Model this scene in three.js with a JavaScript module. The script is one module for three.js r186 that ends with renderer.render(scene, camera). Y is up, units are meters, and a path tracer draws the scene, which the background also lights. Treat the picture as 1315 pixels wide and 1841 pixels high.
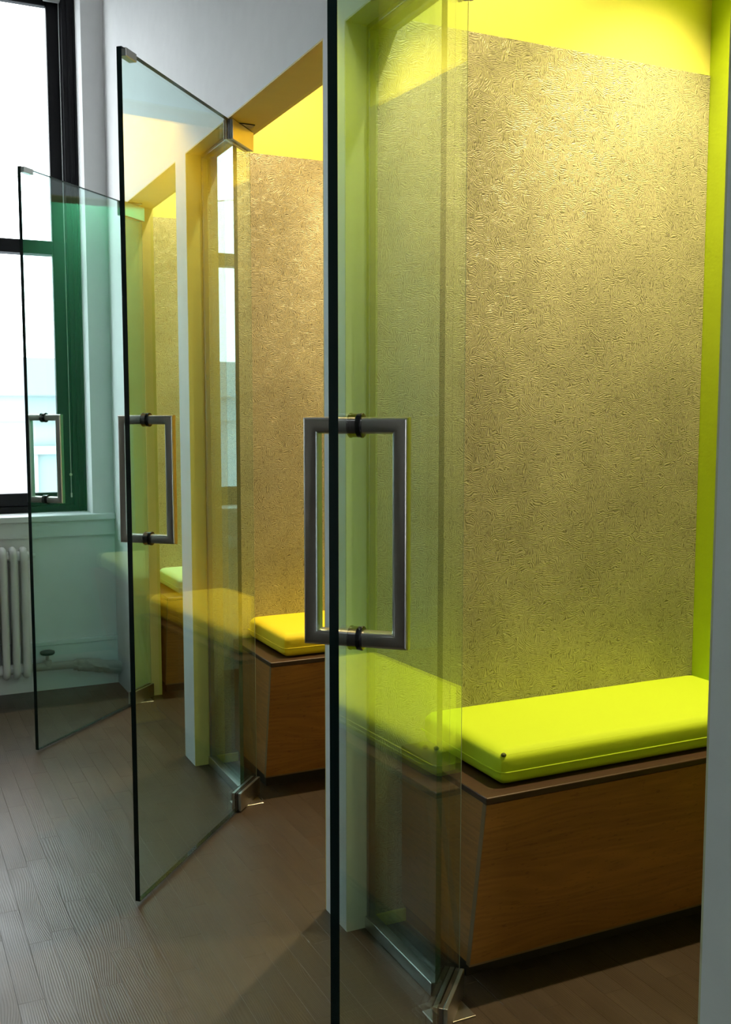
import * as THREE from 'three';
import { RoundedBoxGeometry } from 'three/addons/geometries/RoundedBoxGeometry.js';
import { mergeGeometries, toCreasedNormals } from 'three/addons/utils/BufferGeometryUtils.js';
import { RectAreaLightUniformsLib } from 'three/addons/lights/RectAreaLightUniformsLib.js';

RectAreaLightUniformsLib.init();
const scene = new THREE.Scene();
const renderer = new THREE.WebGLRenderer({ antialias: true });
renderer.toneMapping = THREE.LinearToneMapping;
renderer.toneMappingExposure = 1.0;
renderer.shadowMap.enabled = true;

// ---------------------------------------------------------------- camera, sky
const EYE = new THREE.Vector3(0, 1.2, 0);
const YAW = 0.44506, PITCH = 0.09619;            // turned right of the corridor's axis, tipped down
const camera = new THREE.PerspectiveCamera(52.907, 1315 / 1841, 0.05, 200);
camera.position.copy(EYE);
camera.rotation.set(-PITCH, -YAW, 0, 'YXZ');
camera.updateMatrixWorld(true);

const SKY = 7.8;
scene.background = new THREE.Color().setRGB(0.94, 0.975, 1.0);
scene.backgroundIntensity = SKY;
scene.environmentIntensity = 1;

// booth downlights: place is [x, z offset from the booth's papered wall]
const LAMP_COLOR = new THREE.Color().setRGB(1.0, 0.76, 0.42);
// then power, cone half angle, penumbra and where it aims: [x, y, z offset]
const LAMPS = [[1.30, 0.70, 5.2, 0.64, 1.0, [1.30, 1.98, 0.0]], [1.87, 0.315, 20.0, 0.72, 1.0, [1.52, 0, 0.40]]];

// ---------------------------------------------------------------- helpers
let seed = 12345;
const rnd = () => { seed = (seed * 1664525 + 1013904223) >>> 0; return seed / 4294967296; };
const used = new Map();
function numbered(name) {
  const n = used.get(name) ?? 0; used.set(name, n + 1);
  return n ? `${name}_${String(n).padStart(3, '0')}` : name;
}
function mesh(name, geometry, material, parent = scene) {
  const g = Array.isArray(geometry) ? join(geometry) : geometry;
  const m = new THREE.Mesh(g, material);
  m.name = parent === scene ? numbered(name) : name;
  m.castShadow = m.receiveShadow = true;
  parent.add(m);
  return m;
}
function part(name, geometry, material, parent) {          // parts that repeat under one parent take a number
  const same = parent.children.filter((c) => c.name === name || c.name.startsWith(name + '_0')).length;
  return mesh(same ? `${name}_${String(same).padStart(3, '0')}` : name, geometry, material, parent);
}
function join(list) {
  const gs = list.map((g) => {
    const h = g.index ? g.toNonIndexed() : g.clone();
    for (const k of Object.keys(h.attributes)) if (!['position', 'normal', 'uv'].includes(k)) h.deleteAttribute(k);
    if (!h.attributes.uv) h.setAttribute('uv', new THREE.BufferAttribute(new Float32Array(h.attributes.position.count * 2), 2));
    return h;
  });
  return mergeGeometries(gs);
}
function tag(o, label, category, group, kind) {
  if (label) o.userData.label = label;
  if (category) o.userData.category = category;
  if (group) o.userData.group = group;
  if (kind) o.userData.kind = kind;
  return o;
}
function thing(name, label, category, p = [0, 0, 0], turn = 0, group) {
  const o = new THREE.Group(); o.name = numbered(name); scene.add(o);
  o.position.set(...p); o.rotation.y = turn;
  return tag(o, label, category, group);
}
// uv in metres from position, by the face's main direction
function metreUV(g, along = 0) {
  const h = g.index ? g.toNonIndexed() : g, p = h.attributes.position, n = h.attributes.normal, uv = new Float32Array(p.count * 2);
  for (let i = 0; i < p.count; i++) {
    const a = [Math.abs(n.getX(i)), Math.abs(n.getY(i)), Math.abs(n.getZ(i))], x = p.getX(i), y = p.getY(i), z = p.getZ(i);
    let u, v;
    if (a[0] >= a[1] && a[0] >= a[2]) { u = z; v = y; } else if (a[1] >= a[2]) { u = x; v = z; } else { u = x; v = y; }
    uv[2 * i] = along ? v : u; uv[2 * i + 1] = along ? u : v;
  }
  h.setAttribute('uv', new THREE.BufferAttribute(uv, 2));
  return h;
}
// a box given by its limits
function lim(x0, x1, y0, y1, z0, z1) {
  const g = new THREE.BoxGeometry(x1 - x0, y1 - y0, z1 - z0);
  g.translate((x0 + x1) / 2, (y0 + y1) / 2, (z0 + z1) / 2);
  return metreUV(g);
}
function rlim(x0, x1, y0, y1, z0, z1, r = 0.003, s = 2) {
  const g = new RoundedBoxGeometry(x1 - x0, y1 - y0, z1 - z0, s, r);
  g.translate((x0 + x1) / 2, (y0 + y1) / 2, (z0 + z1) / 2);
  return metreUV(g);
}
function cyl(r0, r1, h, p, axis = 'y', n = 24) {
  const g = new THREE.CylinderGeometry(r1, r0, h, n);
  if (axis === 'x') g.rotateZ(-Math.PI / 2);
  if (axis === 'z') g.rotateX(Math.PI / 2);
  return g.translate(...p);
}
// smooth value noise that repeats every `per` cells
function noiseGrid(seed0) {
  const hash = (x, y) => { let h = (x * 374761393 + y * 668265263 + seed0 * 974711) | 0; h = Math.imul(h ^ (h >>> 13), 1274126177); return ((h ^ (h >>> 16)) >>> 0) / 4294967296; };
  return (x, y, px, py) => {
    const ix = Math.floor(x), iy = Math.floor(y), fx = x - ix, fy = y - iy, sx = fx * fx * (3 - 2 * fx), sy = fy * fy * (3 - 2 * fy);
    const m = (v, k) => ((v % k) + k) % k, h = (a, b) => hash(m(a, px), m(b, py));
    return (h(ix, iy) * (1 - sx) + h(ix + 1, iy) * sx) * (1 - sy) + (h(ix, iy + 1) * (1 - sx) + h(ix + 1, iy + 1) * sx) * sy;
  };
}
function texture(w, h, f, srgb = true) {
  const d = new Uint8Array(w * h * 4);
  for (let y = 0; y < h; y++) for (let x = 0; x < w; x++) {
    const c = f(x / w, y / h), o = (y * w + x) * 4;
    for (let k = 0; k < 3; k++) d[o + k] = Math.max(0, Math.min(255, Math.round(255 * (Array.isArray(c) ? c[k] : c))));
    d[o + 3] = 255;
  }
  const t = new THREE.DataTexture(d, w, h);
  t.wrapS = t.wrapT = THREE.RepeatWrapping; t.magFilter = THREE.LinearFilter; t.minFilter = THREE.LinearMipmapLinearFilter; t.generateMipmaps = true;
  if (srgb) t.colorSpace = THREE.SRGBColorSpace;
  t.needsUpdate = true;
  return t;
}
const rep = (t, u, v) => { const c = t.clone(); c.repeat.set(1 / u, 1 / v); c.needsUpdate = true; return c; };
const col = (r, g, b) => new THREE.Color().setRGB(r, g, b);
const std = (o) => new THREE.MeshStandardMaterial(o);
const phys = (o) => new THREE.MeshPhysicalMaterial(o);

// ---------------------------------------------------------------- textures
const n1 = noiseGrid(1), n2 = noiseGrid(2), n3 = noiseGrid(3);
const plasterBump = texture(512, 512, (u, v) => 0.5 * n1(u * 90, v * 90, 90, 90) + 0.3 * n2(u * 24, v * 24, 24, 24) + 0.2 * n3(u * 200, v * 200, 200, 200), false);
const plasterTone = texture(512, 512, (u, v) => 0.955 + 0.03 * n1(u * 6, v * 6, 6, 6) + 0.015 * n2(u * 40, v * 40, 40, 40));
const paint = (r, g, b, rough = 0.55) => std({ color: col(r, g, b), roughness: rough, map: rep(plasterTone, 1.3, 1.3), bumpMap: rep(plasterBump, 0.5, 0.5), bumpScale: 0.0002 });

// wood: fine flecked birch veneer; grain along u
const veneer = texture(1024, 512, (u, v) => {
  const warp = 1.6 * n1(u * 4, v * 6, 4, 6), g = n2(u * 10, v * 90 + warp * 6, 10, 90), f = n3(u * 60, v * 200, 60, 200), big = n1(u * 3, v * 5, 3, 5);
  const fleck = f > 0.86 ? 0.10 : 0, k = 0.80 + 0.13 * g + 0.09 * big - fleck;
  return [k, k * 0.985, k * 0.955];
});
const veneerBump = texture(512, 512, (u, v) => n2(u * 12, v * 150, 12, 150), false);
// parquet: long brushed grain along v
const plankTone = texture(512, 1024, (u, v) => {
  const w = 2.2 * n1(u * 6, v * 3, 6, 3), g = n2(u * 70 + w * 4, v * 5, 70, 5), s = n3(u * 14, v * 10, 14, 10), k = 0.86 + 0.09 * g + 0.09 * s;
  return [k, k, k];
});
const plankBump = texture(512, 1024, (u, v) => {
  const w = 2.6 * n1(u * 5, v * 4, 5, 4), g = 0.5 + 0.5 * Math.sin((u * 56 + w * 2.2) * 2 * Math.PI);
  return Math.pow(g, 0.6) * (0.55 + 0.45 * n3(u * 8, v * 7, 8, 7));
}, false);
const plankRough = texture(512, 512, (u, v) => [1, 0.82 + 0.16 * n2(u * 9, v * 6, 9, 6) + 0.04 * n3(u * 60, v * 60, 60, 60), 1], false);
// woven cushion cloth
const weave = texture(256, 256, (u, v) => 0.5 + 0.25 * Math.sin(u * 2 * Math.PI * 64) * Math.sin(v * 2 * Math.PI * 64) + 0.25 * n1(u * 40, v * 40, 40, 40), false);

// wallpaper: short raised strokes in clumps of one direction, pits between them
function strokes(size) {
  const a = new Float32Array(size * size), rs = (() => { let q = 777; return () => { q = (q * 1103515245 + 12345) & 0x7fffffff; return q / 0x7fffffff; }; })();
  // patches, each hatched in its own direction with its own pitch
  const N = 30, C = size / N, cells = Array.from({ length: N * N }, (_, i) => {
    const kind = rs(), ang = kind < 0.48 ? (rs() - 0.5) * 0.5 : kind < 0.72 ? Math.PI / 2 + (rs() - 0.5) * 0.5 : rs() * Math.PI;
    return { x: ((i % N) + rs()) * C, y: (Math.floor(i / N) + rs()) * C, c: Math.cos(ang), s: Math.sin(ang), f: 2 * Math.PI / (6.2 + rs() * 3.2), p: rs() * 6.28, k: 0.75 + rs() * 0.5 };
  });
  for (let y = 0; y < size; y++) for (let x = 0; x < size; x++) {
    const u = x / size, v = y / size, wx = x + 16 * (n1(u * 40, v * 40, 40, 40) - 0.5), wy = y + 16 * (n2(u * 40, v * 40, 40, 40) - 0.5), cx = Math.floor(wx / C), cy = Math.floor(wy / C);
    let best = 1e9, b = cells[0], dx = 0, dy = 0;
    for (let j = -1; j <= 1; j++) for (let i = -1; i <= 1; i++) {
      const m = (q) => ((q % N) + N) % N, e = cells[m(cy + j) * N + m(cx + i)], X = wx - (e.x + (cx + i - m(cx + i)) * C), Y = wy - (e.y + (cy + j - m(cy + j)) * C), d = X * X + Y * Y;
      if (d < best) { best = d; b = e; dx = X; dy = Y; }
    }
    const along = dx * b.c + dy * b.s, across = -dx * b.s + dy * b.c, row = Math.floor((across * b.f + b.p) / (2 * Math.PI));
    const line = Math.sin(across * b.f + b.p), brk = n3(along / 11 + row * 7.3 + 500, row + 500, 9999, 9999), g = n1(u * 170, v * 170, 170, 170), big = n2(u * 9, v * 9, 9, 9);
    let h = 0.52 + (brk > 0.30 ? 0.25 : 0.06) * b.k * Math.sign(line) * Math.pow(Math.abs(line), 0.8) + 0.20 * (g - 0.5) + 0.14 * (big - 0.5);
    if (n3(u * 120, v * 120, 120, 120) > 0.74 && line < 0.35) h -= 0.34;
    a[y * size + x] = Math.max(0.02, Math.min(1, h));
  }
  return a;
}
const SW = 1024, sw = strokes(SW), swAt = (u, v) => sw[Math.min(SW - 1, Math.floor(v * SW)) * SW + Math.min(SW - 1, Math.floor(u * SW))];
const paperTone = texture(SW, SW, (u, v) => { const s = swAt(u, v), b = n1(u * 5, v * 5, 5, 5); const k = 0.60 + 0.44 * s + 0.06 * b; return [k, k * 0.985, k * 0.93]; });
const paperBump = texture(SW, SW, (u, v) => swAt(u, v), false);

// ---------------------------------------------------------------- materials
const M = {
  white: paint(0.82, 0.82, 0.82, 0.6),
  trimWhite: std({ color: col(0.72, 0.76, 0.76), roughness: 0.4 }),
  radiator: std({ color: col(0.66, 0.68, 0.66), roughness: 0.35 }),
  pipe: std({ color: col(0.55, 0.57, 0.53), roughness: 0.55, bumpMap: rep(plasterBump, 0.15, 0.15), bumpScale: 0.002 }),
  black: phys({ color: col(0.004, 0.004, 0.006), roughness: 0.5, specularIntensity: 0.45 }),
  darkMetal: std({ color: col(0.016, 0.016, 0.017), roughness: 0.22, metalness: 0.6 }),
  steel: std({ color: col(0.60, 0.585, 0.55), roughness: 0.28, metalness: 1 }),
  steelDark: std({ color: col(0.34, 0.34, 0.32), roughness: 0.33, metalness: 1 }),
  glass: phys({ color: col(0.885, 0.985, 0.968), transmission: 1, thickness: 0, roughness: 0, ior: 1.5 }),
  glassEdge: std({ color: col(0.002, 0.012, 0.011), roughness: 0.12 }),
  glassEdgeLight: std({ color: col(0.06, 0.10, 0.05), roughness: 0.12 }),
  windowGlass: phys({ color: col(0.97, 0.99, 0.99), transmission: 1, thickness: 0, roughness: 0, ior: 1.5 }),
  wallpaper: std({ color: col(0.55, 0.55, 0.42), roughness: 0.44, metalness: 0.3, map: rep(paperTone, 0.58, 0.58), bumpMap: rep(paperBump, 0.58, 0.58), bumpScale: 0.0008 }),
  veneer: std({ color: col(0.40, 0.18, 0.038), roughness: 0.42, map: rep(veneer, 0.9, 0.5), bumpMap: rep(veneerBump, 0.5, 0.5), bumpScale: 0.0002 }),
  veneerEnd: std({ color: col(0.40, 0.18, 0.038), roughness: 0.42, map: rep(veneer, 0.6, 0.35), bumpMap: rep(veneerBump, 0.5, 0.5), bumpScale: 0.0002 }),
  plyEdge: std({ color: col(0.19, 0.125, 0.060), roughness: 0.5 }),
  benchTop: std({ color: col(0.055, 0.026, 0.012), roughness: 0.45, map: rep(veneer, 0.9, 0.5) }),
  plinth: std({ color: col(0.03, 0.024, 0.018), roughness: 0.6 }),
  stone: std({ color: col(0.235, 0.26, 0.275), roughness: 0.9 }),
  stoneDark: std({ color: col(0.19, 0.225, 0.245), roughness: 0.9 }),
};
const BOOTHS = [
  { key: 'lime', trim: paint(0.68, 0.66, 0.42), far: -2.080, near: -0.967, paint: paint(0.72, 0.71, 0.15), back: paint(0.50, 0.71, 0.012), cushion: col(0.50, 0.70, 0.008) },
  { key: 'yellow', trim: paint(0.74, 0.61, 0.17), far: -3.327, near: -2.204, paint: paint(0.80, 0.70, 0.15), back: paint(0.84, 0.63, 0.03), cushion: col(0.86, 0.72, 0.014) },
  { key: 'mint', jamb: -4.262, trim: paint(0.84, 0.74, 0.30), far: -4.574, near: -3.453, paint: paint(0.74, 0.70, 0.22), back: paint(0.045, 0.54, 0.48), cushion: col(0.46, 0.80, 0.50) },
];
const WX = 0.944, WI = 1.057, BX = 1.967, HEAD = 2.03, BOOTH_TOP = 2.62, ROOM_TOP = 3.3, ZB = -4.56, ZF = 7.0, LX = -3.2;

// ---------------------------------------------------------------- setting: floor
{
  const floor = new THREE.Group(); floor.name = 'floor'; scene.add(floor);
  tag(floor, 'worn grey brown strip wood floor running under the glass doors', 'floor', null, 'structure');
  mesh('floor_slab', lim(LX - 0.2, 2.2, -0.16, -0.0125, -4.9, ZF + 0.2), std({ color: col(0.02, 0.016, 0.012), roughness: 0.9 }), floor);
  const W = 0.0525, L = 0.42, tones = [[0.049, 0.035, 0.0225], [0.048, 0.0345, 0.0225], [0.050, 0.036, 0.023], [0.0485, 0.0345, 0.022]];
  const mats = tones.map((c) => std({ color: col(...c), roughness: 0.44, map: rep(plankTone, 0.34, 0.9), roughnessMap: rep(plankRough, 0.7, 0.7), bumpMap: rep(plankBump, 0.30, 0.8), bumpScale: 0.00022 }));
  const variant = (k) => {                              // chamfered board, 18 triangles, top at y = 0
    const w = W / 2 - 0.0001, l = L / 2 - 0.0001, c = 0.0004, P = [], U = [];
    const quad = (a, b, d, e) => { for (const q of [a, b, d, a, d, e]) { P.push(...q); U.push(q[0] + k * 0.113, q[2] + k * 0.377); } };
    const b = [[-w, -0.0125, l], [w, -0.0125, l], [w, -0.0125, -l], [-w, -0.0125, -l]], m = b.map((q) => [q[0], -c, q[2]]), t = m.map((q) => [q[0] - Math.sign(q[0]) * c, 0, q[2] - Math.sign(q[2]) * c]);
    for (let i = 0; i < 4; i++) { const j = (i + 1) % 4; quad(b[i], b[j], m[j], m[i]); quad(m[i], m[j], t[j], t[i]); }
    quad(t[0], t[1], t[2], t[3]);
    const g = new THREE.BufferGeometry();
    g.setAttribute('position', new THREE.BufferAttribute(new Float32Array(P), 3)); g.setAttribute('uv', new THREE.BufferAttribute(new Float32Array(U), 2));
    g.computeVertexNormals();
    return g;
  };
  const shapes = Array.from({ length: 12 }, (_, k) => variant(k)), v = new THREE.Vector3(), list = [];
  for (let i = -67; i <= 32; i++) {
    const x = 0.27 + W * (i - 0.5);
    if (x < LX || x > BX + 0.02) continue;
    const shift = i === 1 ? -2.34 : -((i * 0.6180339 * 7) % 1) * L;
    for (let j = -30; j <= 30; j++) {
      const z = shift + (j + 0.5) * L;
      if (z + L / 2 < ZB || z > ZF) continue;
      v.set(x, 0, z).project(camera);
      const ahead = v.z < 1 && Math.abs(v.x) < 1.06 && Math.abs(v.y) < 1.06;
      list.push({ x, z, ahead, d: Math.hypot(x, z), s: Math.floor(rnd() * 12), m: Math.floor(rnd() * 4) });
    }
  }
  list.sort((a, b) => (b.ahead - a.ahead) || a.d - b.d);
  const rest = [];
  list.forEach((p, k) => {
    if (p.ahead && k < 300) { const o = part('plank', shapes[p.s], mats[p.m], floor); o.position.set(p.x, 0, p.z); } else rest.push(shapes[p.s].clone().translate(p.x, 0, p.z));
  });
  tag(mesh('plank_field', join(rest), mats[0], floor), null, null, null, 'stuff');
}

// ---------------------------------------------------------------- setting: walls
const struct = (name, g, m, label) => tag(mesh(name, g, m), label, null, null, 'structure');
{
  // the wall with the three openings
  const T = ROOM_TOP + 0.1, p = [lim(WX, WI, HEAD + 0.004, T, -4.82, ZF)];
  const edges = [[-4.82, -4.266], [-3.449, -3.331], [-2.200, -2.084], [-0.963, ZF]];
  for (const [a, b] of edges) p.push(lim(WX, WI, 0, HEAD + 0.004, a, b));
  struct('wall_right', p, M.white, 'white plaster wall with three tall glass door openings');
  BOOTHS.forEach((b, k) => {
    const jamb = b.jamb ?? b.far;
    struct(`trim_${k + 1}`, [lim(WX + 0.0003, WI, 0, HEAD + 0.004, jamb - 0.004, jamb), lim(WX + 0.0003, WI, 0, HEAD + 0.004, b.near, b.near + 0.004), lim(WX + 0.0003, WI, HEAD, HEAD + 0.004, jamb, b.near)], b.trim, `${b.key} painted lining round the ${['nearest', 'middle', 'farthest'][k]} door opening`);
    const f0 = k === 2 ? -4.82 : b.far - 0.062, n1_ = k === 0 ? -0.84 : b.near, n0 = k === 0 ? -0.72 : b.near + 0.062;
    struct(`wall_${b.key}_booth`, [lim(WI, BX + 0.1, 0, BOOTH_TOP + 0.1, f0, b.far), lim(WI, BX + 0.1, 0, BOOTH_TOP + 0.1, n1_, n0), lim(WI - 0.0, WI + 0.012, HEAD, BOOTH_TOP, b.far, n1_), ...(k === 0 ? [lim(WI, WI + 0.012, 0, HEAD, b.near, n1_)] : []), ...(k === 2 ? [lim(WI, WI + 0.012, 0, HEAD, b.far, jamb)] : [])], b.paint, `${b.key} painted side walls of the ${['nearest', 'middle', 'farthest'][k]} booth`);
    struct(`wall_${b.key}_back`, lim(BX, BX + 0.1, 0, BOOTH_TOP, b.far, n1_), b.back, `${b.key === 'mint' ? 'teal green' : b.key} back wall of the ${['nearest', 'middle', 'farthest'][k]} booth`);
    struct(`ceiling_${b.key}_booth`, lim(WI, BX + 0.1, BOOTH_TOP, BOOTH_TOP + 0.1, b.far, n1_), b.paint, `ceiling inside the ${['nearest', 'middle', 'farthest'][k]} booth`);
    struct(`wall_${b.key}_paper`, [lim(WI + (k === 2 ? 0.013 : 0), BX - 0.001, 0.012, 2.056, b.far, b.far + 0.003), ...(k === 2 ? [] : [lim(1.0125, WI, 0.012, HEAD, b.far, b.far + 0.003)])], M.wallpaper, `gold textured wallpaper on the far side of the ${['nearest', 'middle', 'farthest'][k]} booth`);
    struct(`wall_${b.key}_paper_opposite`, lim(WI + 0.013, BX - 0.001, 0.012, 2.056, n1_ - 0.003, n1_), M.wallpaper, `gold textured wallpaper on the near side of the ${['nearest', 'middle', 'farthest'][k]} booth`);
    struct(`baseboard_${b.key}_booth`, rlim(k === 2 ? WI + 0.013 : 1.018, 1.094, 0, 0.03, b.far + 0.003, b.far + 0.012, 0.002), b.paint, `low pale strip at the foot of the ${['nearest', 'middle', 'farthest'][k]} papered wall`);
  });
  // window wall
  const x0 = -0.16, x1 = 0.852, s = -1.6, y0 = 0.735, y1 = 3.02, zo = -4.82;
  struct('wall_back', [lim(LX - 0.2, x0 + s, 0, T, zo, ZB), lim(x1 + s, x0, 0, T, zo, ZB), lim(x1, WX, 0, T, zo, ZB), lim(x0, x1, 0, y0, zo, ZB), lim(x0, x1, y1, T, zo, ZB), lim(x0 + s, x1 + s, 0, y0, zo, ZB), lim(x0 + s, x1 + s, y1, T, zo, ZB)], M.white, 'white end wall around the tall window');
  struct('baseboard_back', [lim(LX, WX, 0, 0.195, ZB, ZB + 0.014), rlim(LX, WX, 0.195, 0.215, ZB, ZB + 0.02, 0.004)], M.trimWhite, 'tall white baseboard under the window');
  struct('trim_4', [rlim(-0.24, WX - 0.001, y0, 0.762, -4.80, -4.525, 0.005), lim(-0.20, WX - 0.001, 0.668, y0, ZB, ZB + 0.016)], M.trimWhite, 'white window sill board with apron above the radiator');
  // room behind the camera
  struct('wall_left', lim(LX - 0.2, LX, 0, T, ZB, ZF), paint(0.33, 0.32, 0.28), 'plain wall on the other side of the corridor');
  struct('wall_front', [lim(LX - 0.2, -0.05, 0, T, ZF, ZF + 0.25), lim(0.88, 2.2, 0, T, ZF, ZF + 0.25), lim(-0.05, 0.88, 0, 0.5, ZF, ZF + 0.25), lim(-0.05, 0.88, 2.8, T, ZF, ZF + 0.25)], M.white, 'wall behind the camera with a window opening');
  struct('ceiling', lim(LX - 0.2, WI, ROOM_TOP, ROOM_TOP + 0.15, -4.82, ZF + 0.25), M.white, 'white corridor ceiling');
}

// ---------------------------------------------------------------- window
{
  const w = tag(thing('window_1', 'tall black framed sash window in the end wall', 'window'), null, null, null, 'structure');
  const L = -0.16, R = 0.852, b = 0.762;
  part('window_frame', [rlim(0.798, R, b, 3.02, -4.80, -4.700, 0.004), rlim(L, L + 0.054, b, 3.02, -4.80, -4.70, 0.004), rlim(L, R, 2.965, 3.02, -4.80, -4.70, 0.004), rlim(L, R, b, 0.79, -4.80, -4.70, 0.004),
    rlim(0.818, 0.828, b, 3.0, -4.70, -4.692, 0.002), rlim(0.842, R, b, 3.0, -4.70, -4.690, 0.002)], M.black, w);
  const sash = (y0, y1, bot, top, z, side) => {
    const xr = 0.798, xl = L + 0.054;
    const s = part('sash', [rlim(xr - side, xr, y0, y1, z - 0.018, z + 0.018, 0.004), rlim(xl, xl + side, y0, y1, z - 0.018, z + 0.018, 0.004), rlim(xl + side, xr - side, y0, y0 + bot, z - 0.018, z + 0.018, 0.004), rlim(xl + side, xr - side, y1 - top, y1, z - 0.018, z + 0.018, 0.004)], M.black, w);
    part('pane', lim(xl + side - 0.004, xr - side + 0.004, y0 + bot - 0.004, y1 - top + 0.004, z - 0.002, z + 0.002), M.windowGlass, s);
  };
  sash(1.885, 2.966, 0.058, 0.028, -4.768, 0.056);
  sash(0.790, 1.943, 0.058, 0.058, -4.728, 0.062);
  const chain = part('sash_chain', [rlim(0.7855, 0.7895, 0.84, 2.94, -4.706, -4.702, 0.001)], std({ color: col(0.30, 0.32, 0.31), roughness: 0.3, metalness: 0.6 }), w);
  part('chain_clip', [cyl(0.006, 0.006, 0.008, [0.786, 0.926, -4.700], 'z'), cyl(0.004, 0.004, 0.02, [0.7875, 0.834, -4.702])], M.steel, chain);
  part('blind_bracket', [rlim(0.722, 0.792, 2.938, 2.965, -4.704, -4.68, 0.006)], std({ color: col(0.22, 0.22, 0.22), roughness: 0.5 }), w);
}
// the next window of the same wall, out of the picture to the left
{
  const w = scene.getObjectByName('window_1').clone(); w.name = 'window_2'; w.position.x = -1.6; scene.add(w);
  w.userData = { label: 'second black framed sash window further left in the end wall', category: 'window', kind: 'structure' };
  struct('trim_5', [rlim(-1.84, -0.67, 0.735, 0.762, -4.80, -4.525, 0.005)], M.trimWhite, 'white sill board of the second window');
}
// the building across the street
{
  const t = thing('building', 'pale stone building across the street seen through the sash window', 'building', [0, -9, -13]);
  part('wall', lim(-14, 12, 0, 10.55, -1.5, 0), M.stone, t);
  part('parapet', [rlim(-14.2, 12.2, 10.4, 10.85, -1.6, 0.22, 0.03), lim(-14, 12, 10.1, 10.4, -0.02, 0.10)], M.stoneDark, t);
  for (const x of [-4.6, -2.9, -1.2, 0.5, 2.2, 3.9]) {
    const w = part('window', [lim(x - 0.5, x + 0.5, 8.1, 8.2, 0, 0.12), lim(x - 0.5, x - 0.42, 8.2, 9.7, 0, 0.08), lim(x + 0.42, x + 0.5, 8.2, 9.7, 0, 0.08), lim(x - 0.5, x + 0.5, 9.7, 9.8, 0, 0.1)], M.stone, t);
    part('pane', lim(x - 0.42, x + 0.42, 8.2, 9.7, 0, 0.02), M.stoneDark, w);
  }
}

// ---------------------------------------------------------------- radiator with its valve and pipe
{
  const X = 0.5455, pitch = 0.0415, n = 9, r = 0.0155, zc = -4.490, hw = 0.0285, y0 = 0.092, y1 = 0.628;
  const t = thing('radiator', 'white column radiator under the window sill', 'radiator', [X - pitch * 4, 0, zc]);
  const pts = [], arc = (cz, cy, a0, a1, rr) => { for (let k = 0; k <= 6; k++) { const a = a0 + (a1 - a0) * k / 6; pts.push(new THREE.Vector3(0, cy + rr * Math.sin(a), cz + rr * Math.cos(a))); } };
  arc(0, y1 - hw, 0, Math.PI, hw); arc(0, y0 + hw, Math.PI, 2 * Math.PI, hw);
  const path = new THREE.CurvePath();
  for (let k = 0; k < pts.length; k++) path.add(new THREE.LineCurve3(pts[k], pts[(k + 1) % pts.length]));
  const loop = [new THREE.TubeGeometry(new THREE.CatmullRomCurve3([...pts, ...[0.2, 0.4, 0.6, 0.8].map((f) => new THREE.Vector3(0, y0 + hw + (y1 - y0 - 2 * hw) * f, hw))], true, 'catmullrom', 0.1), 90, r, 12, true)];
  const hubs = [cyl(0.021, 0.021, pitch, [0, y1 - 0.028, 0], 'x', 20), cyl(0.021, 0.021, pitch, [0, y0 + 0.028, 0], 'x', 20), cyl(0.024, 0.024, 0.016, [0, y1 - 0.028, 0], 'x', 20), cyl(0.024, 0.024, 0.016, [0, y0 + 0.028, 0], 'x', 20)];
  const section = join([...loop, ...hubs]);
  for (let k = 0; k < n; k++) { const s = part('radiator_section', section, M.radiator, t); s.position.x = (k - 4) * pitch * -1; }
  for (const k of [-3, -1.0]) part('foot', [cyl(0.014, 0.011, 0.085, [k * pitch, 0.0425, hw], 'y', 14), cyl(0.014, 0.011, 0.085, [k * pitch, 0.0425, -hw], 'y', 14)], M.radiator, t);
  part('air_vent', [cyl(0.010, 0.008, 0.03, [4 * pitch + 0.034, y1 - 0.028, 0], 'x', 14)], M.radiator, t);
  // pipe along the baseboard
  const p = thing('heating_pipe', 'white painted heating pipe with lumpy lagging along the baseboard', 'pipe', [0.58, 0, zc + 0.004]);
  const curve = new THREE.CatmullRomCurve3([[-0.012, 0.12, 0], [0.06, 0.118, 0], [0.2, 0.112, 0.0], [0.364, 0.082, 0.0]].map((q) => new THREE.Vector3(...q)));
  part('pipe', new THREE.TubeGeometry(curve, 40, 0.017, 16), M.pipe, p);
  const lag = new THREE.TubeGeometry(new THREE.CatmullRomCurve3([[0.16, 0.115, 0], [0.24, 0.106, 0], [0.3, 0.093, 0.0], [0.362, 0.083, 0.0]].map((q) => new THREE.Vector3(...q))), 48, 0.027, 18), pp = lag.attributes.position, nn = lag.attributes.normal;
  for (let i = 0; i < pp.count; i++) { const x = pp.getX(i), a = Math.atan2(nn.getY(i), nn.getZ(i)), k = 0.010 * (n1(x * 60 + 3, (a + 4) * 3, 999, 999) - 0.5) - (x < 0.175 ? 0.008 : 0); pp.setXYZ(i, x, pp.getY(i) + nn.getY(i) * k, pp.getZ(i) + nn.getZ(i) * k); }
  lag.computeVertexNormals();
  part('lagging', lag, M.pipe, p);
  const v = thing('radiator_valve', 'dark round valve wheel on the pipe right of the radiator', 'valve', [0.632, 0.118, zc + 0.004]);
  part('valve_body', [cyl(0.020, 0.016, 0.030, [0, 0.012, 0]), cyl(0.008, 0.007, 0.03, [0, 0.040, 0])], M.pipe, v);
  const wheel = new THREE.LatheGeometry([[0.0, 0.052], [0.012, 0.052], [0.026, 0.053], [0.031, 0.058], [0.030, 0.066], [0.020, 0.070], [0.0, 0.072]].map((q) => new THREE.Vector2(...q)), 28);
  part('hand_wheel', wheel, std({ color: col(0.02, 0.016, 0.012), roughness: 0.5 }), v);
}

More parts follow.
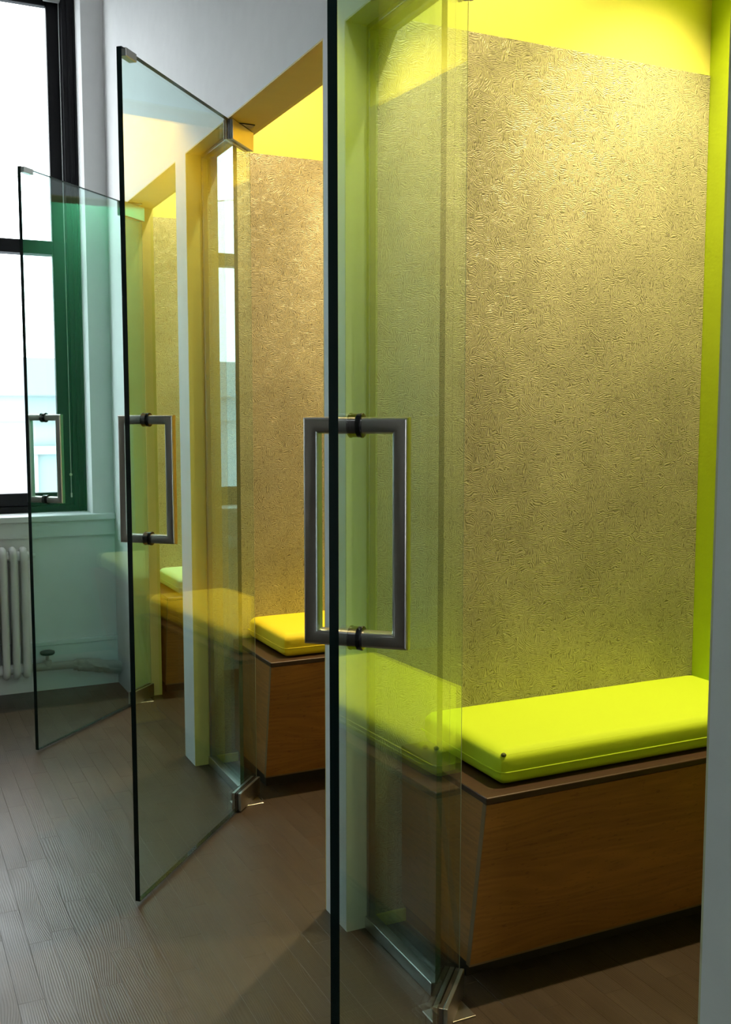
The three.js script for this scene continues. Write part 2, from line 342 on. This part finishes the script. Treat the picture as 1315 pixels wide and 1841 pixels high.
// ---------------------------------------------------------------- booths: benches, cushions, downlights
const ORDER = ['nearest', 'middle', 'farthest'];
function slab(quadA, quadB) {                             // a solid between two quads of 4 points each
  const P = [], face = (a, b, c, d) => P.push(...a, ...b, ...c, ...a, ...c, ...d);
  face(...quadA); face(...[...quadB].reverse());
  for (let i = 0; i < 4; i++) { const j = (i + 1) % 4; face(quadA[j], quadA[i], quadB[i], quadB[j]); }
  const g = new THREE.BufferGeometry(); g.setAttribute('position', new THREE.BufferAttribute(new Float32Array(P), 3));
  g.computeVertexNormals();
  return metreUV(g);
}
function makeBench(b, k) {                                // local: x from the end panel into the booth, z from the papered wall outwards
  const x0 = 1.085, len = BX - x0 - 0.002, t = thing('bench', `sloping maple veneer bench box under the ${['lime', 'yellow', 'mint'][k]} cushion`, 'bench', [x0, 0, b.far + 0.004], 0, null);
  const H = 0.412, D0 = 0.312, D1 = 0.370, y0 = 0.045, th = 0.014, zz = (y) => D0 + (D1 - D0) * (y - y0) / (H - y0);
  // front panel leans out towards the top
  part('front_panel', slab([[0, y0, D0], [len, y0, D0], [len, H, D1], [0, H, D1]], [[0, y0, D0 - th], [len, y0, D0 - th], [len, H, D1 - th], [0, H, D1 - th]]), M.veneer, t);
  part('panel_edge', slab([[-0.0012, y0, D0 - th], [-0.0012, y0, D0 - 0.0004], [-0.0012, H, D1 - 0.0004], [-0.0012, H, D1 - th]].reverse(), [[0, y0, D0 - th], [0, y0, D0 - 0.0004], [0, H, D1 - 0.0004], [0, H, D1 - th]].reverse()), M.plyEdge, t);
  part('end_panel', slab([[0, y0, 0.0], [0, y0, D0 - th - 0.001], [0, H, D1 - th - 0.001], [0, H, 0.0]], [[th, y0, 0.0], [th, y0, D0 - th - 0.001], [th, H, D1 - th - 0.001], [th, H, 0.0]]), M.veneerEnd, t);
  part('top_board', rlim(-0.003, len, H + 0.001, H + 0.016, 0.0, D1 + 0.003, 0.003), M.benchTop, t);
  part('plinth', lim(0.012, len, 0, y0, 0.0, D0 - 0.035), M.plinth, t);
  part('bottom_edge', lim(-0.001, len, y0 - 0.005, y0, D0 - th - 0.001, D0 - 0.001), M.plyEdge, t);
  return { t, x0, len, H: H + 0.0165, D1, D0, zz };
}
function cushionShape(w, h, d, rr) {
  // soft box: bulging top and sides, rounded edges, pinched corners
  const nx = 64, ny = 20, nz = 32, g = new THREE.BoxGeometry(w, h, d, nx, ny, nz), p = g.attributes.position, v = new THREE.Vector3();
  const pull = (a, half, r) => { const m = half - r; return Math.abs(a) > m ? [Math.sign(a) * m, a - Math.sign(a) * m] : [a, 0]; };
  for (let i = 0; i < p.count; i++) {
    v.fromBufferAttribute(p, i);
    const [cx, ex] = pull(v.x, w / 2, rr), [cy, ey] = pull(v.y, h / 2, rr), [cz, ez] = pull(v.z, d / 2, rr), e = new THREE.Vector3(ex, ey, ez);
    if (e.lengthSq() > 1e-12) { const mx = Math.max(Math.abs(ex), Math.abs(ey), Math.abs(ez)); e.setLength(mx); }
    const u = v.x / (w / 2), s = v.z / (d / 2), q = v.y / (h / 2);
    const dome = (1 - Math.pow(Math.abs(u), 6)) * (1 - Math.pow(Math.abs(s), 4));
    let y = cy + e.y; if (q > 0) y += 0.004 * dome;
    const side = 0.004 * (1 - q * q);
    p.setXYZ(i, cx + e.x + Math.sign(u) * side * Math.pow(Math.abs(u), 12), y, cz + e.z + Math.sign(s) * side * Math.pow(Math.abs(s), 12));
  }
  g.computeVertexNormals();
  return g;
}
const CUSHION = [
  'bright lime seat cushion on the nearest bench', 'bright yellow seat cushion on the middle bench', 'pale mint seat cushion in the farthest booth',
];
BOOTHS.forEach((b, k) => {
  const B = makeBench(b, k), w = B.len - 0.060, d = B.D1 - 0.038, h = 0.074;
  const m = phys({ color: b.cushion, roughness: 0.75, sheen: 0.3, sheenRoughness: 0.5, sheenColor: b.cushion, bumpMap: rep(weave, 0.06, 0.06), bumpScale: 0.0004 });
  const c = thing('seat_cushion', CUSHION[k], 'cushion', [B.x0 + 0.056 + w / 2, B.H, b.far + 0.006 + d / 2], 0, 'booth seat cushions');
  part('cushion_cover', metreUV(cushionShape(w, h, d, 0.020)).translate(0, h / 2, 0), m, c);
  const X = w / 2 + 0.0035, Z = d / 2 + 0.0035, y = 0.030, rc = 0.012;
  const seam = new THREE.CatmullRomCurve3([[X, y, Z], [X - 0.05, y, Z], [0, y, Z + 0.0004], [-X + rc + 0.03, y, Z], [-X + rc, y, Z - 0.001], [-X + 0.001, y, Z - rc], [-X, y, Z - rc - 0.03], [-X, y, 0], [-X, y, -Z]].map((q) => new THREE.Vector3(...q)), false, 'catmullrom', 0.2);
  part('piping', new THREE.TubeGeometry(seam, 160, 0.0019, 8), m, c);
  if (k === 0) {
  const tuft = new THREE.SphereGeometry(0.0058, 12, 8); tuft.scale(1, 0.8, 1).translate(-w / 2 + 0.0102, h - 0.0085, d / 2 - 0.0065);
  part('corner_tuft', tuft, std({ color: b.cushion.clone().multiplyScalar(0.12), roughness: 0.7 }), c);
  }
  // downlights in the booth ceiling
  LAMPS.forEach(([x, off, power, cone, soft, aim], q) => {
    const dl = thing('downlight', `${q ? 'rear' : 'front'} round downlight in the ceiling of the ${b.key} booth`, 'lamp', [x, BOOTH_TOP, b.far + off], 0, 'booth ceiling downlights');
    part('trim_ring', new THREE.LatheGeometry([[0.036, -0.001], [0.050, -0.001], [0.052, -0.004], [0.046, -0.010], [0.038, -0.010], [0.036, -0.006], [0.036, -0.001]].map((z) => new THREE.Vector2(...z)), 32), M.steel, dl);
    part('lamp_lens', cyl(0.036, 0.036, 0.004, [0, -0.0035, 0]), std({ color: col(0.8, 0.8, 0.8), emissive: LAMP_COLOR, emissiveIntensity: 6 }), dl);
    const s = new THREE.SpotLight(LAMP_COLOR, power, 0, cone, soft, 2);
    s.position.set(x, BOOTH_TOP - 0.016, b.far + off); s.target.position.set(aim[0], aim[1], b.far + aim[2]);
    s.castShadow = true; s.shadow.radius = 0.9;
    scene.add(s, s.target);
  });
});

// ceiling lamp of the corridor, behind the camera
{
  const t = thing('ceiling_lamp', 'round white ceiling lamp in the corridor behind the viewer', 'lamp', [0.52, ROOM_TOP, 0.9]);
  part('lamp_housing', new THREE.LatheGeometry([[0.150, 0], [0.165, -0.004], [0.165, -0.045], [0.152, -0.052], [0.145, -0.046], [0.145, 0]].map((z) => new THREE.Vector2(...z)), 40), M.trimWhite, t);
  part('lamp_diffuser', cyl(0.145, 0.145, 0.006, [0, -0.046, 0], 'y', 40), std({ color: col(0.8, 0.8, 0.8), emissive: col(0.9, 0.97, 1.0), emissiveIntensity: 3 }), t);
  const s = new THREE.SpotLight(col(0.90, 0.97, 1.0), 9, 0, 1.35, 0.4, 2);
  s.position.set(0.52, ROOM_TOP - 0.056, 0.9); s.target.position.set(0.52, 0, -0.6); s.castShadow = true; s.shadow.radius = 6;
  scene.add(s, s.target);
}

// ---------------------------------------------------------------- glass: fixed side panels
[[0, -2.079, -1.757], [1, -3.326, -3.006]].forEach(([k, z0, z1]) => {
  const t = thing('glass_side_panel', `narrow fixed glass panel beside the ${k ? 'middle' : 'nearest'} door at its far jamb`, 'glass panel', [1.003, 0, (z0 + z1) / 2]);
  const h = (z1 - z0) / 2, e = 0.006;
  const g = part('glass_pane', lim(-e, e, 0.02, HEAD - 0.004, -h + 0.004, h), M.glass, t);
  part('polished_edge', lim(-e, e, 0.03, HEAD - 0.012, h, h + 0.0008), M.glassEdgeLight, g);
  part('floor_channel', rlim(-0.013, 0.013, 0, 0.030, -h, h - 0.005, 0.002), M.steel, t);
  part('head_channel', rlim(-0.009, 0.009, HEAD - 0.012, HEAD, -h, h - 0.005, 0.002), M.steelDark, t);
  part('jamb_channel', rlim(-0.009, 0.009, 0.03, HEAD - 0.012, -h, -h + 0.012, 0.002), M.steelDark, t);
});

// ---------------------------------------------------------------- glass doors
// local frame: x along the glass from the free edge (0) to the hinge edge, z towards the booth's side
function pullHandle(side) {                               // rounded square bar, mitred corners, from the glass out, down and back
  const h = 0.0112, rr = 0.0065, y0 = 0.893, y1 = 1.183, z1 = 0.063, z0 = 0.006, sec = [];
  for (let c = 0; c < 4; c++) for (let k = 0; k <= 4; k++) { const a = c * Math.PI / 2 + k * Math.PI / 8, s = [[1, 1], [-1, 1], [-1, -1], [1, -1]][c]; sec.push([s[0] * (h - rr) + rr * Math.cos(a), s[1] * (h - rr) + rr * Math.sin(a)]); }
  const rings = [[z0, y1, 0, 1], [z1, y1, 1, 1], [z1, y0, 1, -1], [z0, y0, 0, -1]].map(([z, y, sz, sy]) => sec.map(([u, v]) => [v, y + sy * u, side * (z + sz * u)]));
  const P = [], n = sec.length;
  for (let i = 0; i < 3; i++) for (let k = 0; k < n; k++) { const q = (k + 1) % n, A = rings[i][k], B = rings[i][q], C = rings[i + 1][q], D = rings[i + 1][k]; P.push(...(side > 0 ? [...A, ...B, ...C, ...A, ...C, ...D] : [...A, ...C, ...B, ...A, ...D, ...C])); }
  const g = new THREE.BufferGeometry(); g.setAttribute('position', new THREE.BufferAttribute(new Float32Array(P), 3));
  return toCreasedNormals(g, 0.7);
}
function collar(y, side) {
  const g = new THREE.LatheGeometry([[0.0112, 0], [0.0158, 0], [0.0168, 0.001], [0.0168, 0.0030], [0.0158, 0.0040], [0.0112, 0.0040]].map((q) => new THREE.Vector2(...q)), 28);
  return g.rotateX(side * Math.PI / 2).translate(0, y, side * 0.006);
}
function makeDoor(free, deg, L, label) {
  const a = THREE.MathUtils.degToRad(deg), px = 0.69, t = thing('glass_door', label, 'glass door', [free[0] + Math.sin(a) * px, 0, free[1] - Math.cos(a) * px], Math.PI / 2 - a, 'open glass booth doors');
  const X = -px, e = 0.006, b = 0.010, H = 2.024;
  const g = part('glass_pane', lim(X, X + L, b, H, -e, e), M.glass, t);
  part('free_edge', lim(X - 0.0008, X, b, H, -e - 0.0003, e + 0.0003), M.glassEdge, g);
  part('top_edge', lim(X, X + L, H, H + 0.0008, -e - 0.0002, e + 0.0002), M.glassEdge, g);
  part('bottom_edge', lim(X, X + L, b - 0.0008, b, -e - 0.0002, e + 0.0002), M.glassEdge, g);
  part('hinge_arris', lim(X + L - 0.0016, X + L + 0.0004, b, H, e - 0.0002, e + 0.0004), std({ color: col(0.30, 0.36, 0.25), roughness: 0.2 }), g);
  const pl = 0.152, ph = 0.055;
  for (const [y0, y1, nm] of [[0.004, 0.004 + ph, 'bottom_patch'], [H - ph + 0.003, H + 0.003, 'top_patch']]) {
    const q = part(nm, [rlim(X + L - pl + 0.006, X + L + 0.008, y0, y1, e, e + 0.009, 0.0015), rlim(X + L - pl + 0.006, X + L + 0.008, y0, y1, -e - 0.009, -e, 0.0015)], M.steel, t);
    part('patch_insert', lim(X + L - pl + 0.007, X + L + 0.006, y0 + 0.001, y1 - 0.001, -e + 0.0001, e - 0.0001), M.darkMetal, q);
  }
  part('catch_plate', [rlim(X + 0.014, X + 0.064, H - 0.016, H + 0.003, -0.010, 0.010, 0.0015)], M.steel, t);
  const hx = X + 0.094;
  for (const y of [1.183, 0.893]) part('glass_bush', cyl(0.0160, 0.0160, 2 * e + 0.0004, [hx, y, 0], 'z', 28), M.darkMetal, t);
  for (const s of [1, -1]) {
    const o = part('pull_handle', pullHandle(s), M.steel, t); o.position.x = hx;
    for (const y of [1.183, 0.893]) part('collar', collar(y, s), M.darkMetal, o);
  }
  return { pivot: [free[0] + Math.sin(a) * px, free[1] - Math.cos(a) * px] };
}
const DOORS = [
  makeDoor([0.5220, -1.1875], 43.0, 0.757, 'glass door standing open at the nearest lime booth'),
  makeDoor([0.537, -2.421], 41.5, 0.757, 'glass door standing open at the middle yellow booth'),
  makeDoor([0.478, -3.708], 44.8, 0.760, 'glass door standing open at the farthest booth beside the window'),
];
DOORS.forEach(({ pivot: [x, z] }, k) => {
  const f = thing('floor_plate', `small flat steel pivot plate on the floor under the ${ORDER[k]} door`, 'plate', [x, 0, z]);
  part('cover_plate', rlim(-0.045, 0.045, 0.0002, 0.0036, -0.03, 0.03, 0.001), M.steel, f);
  const c = thing('head_plate', `small steel pivot plate under the head of the ${ORDER[k]} opening`, 'plate', [x, HEAD, z]);
  part('cover_plate', rlim(-0.040, 0.040, -0.0028, -0.0001, -0.028, 0.028, 0.001), M.darkMetal, c);
});

renderer.render(scene, camera);
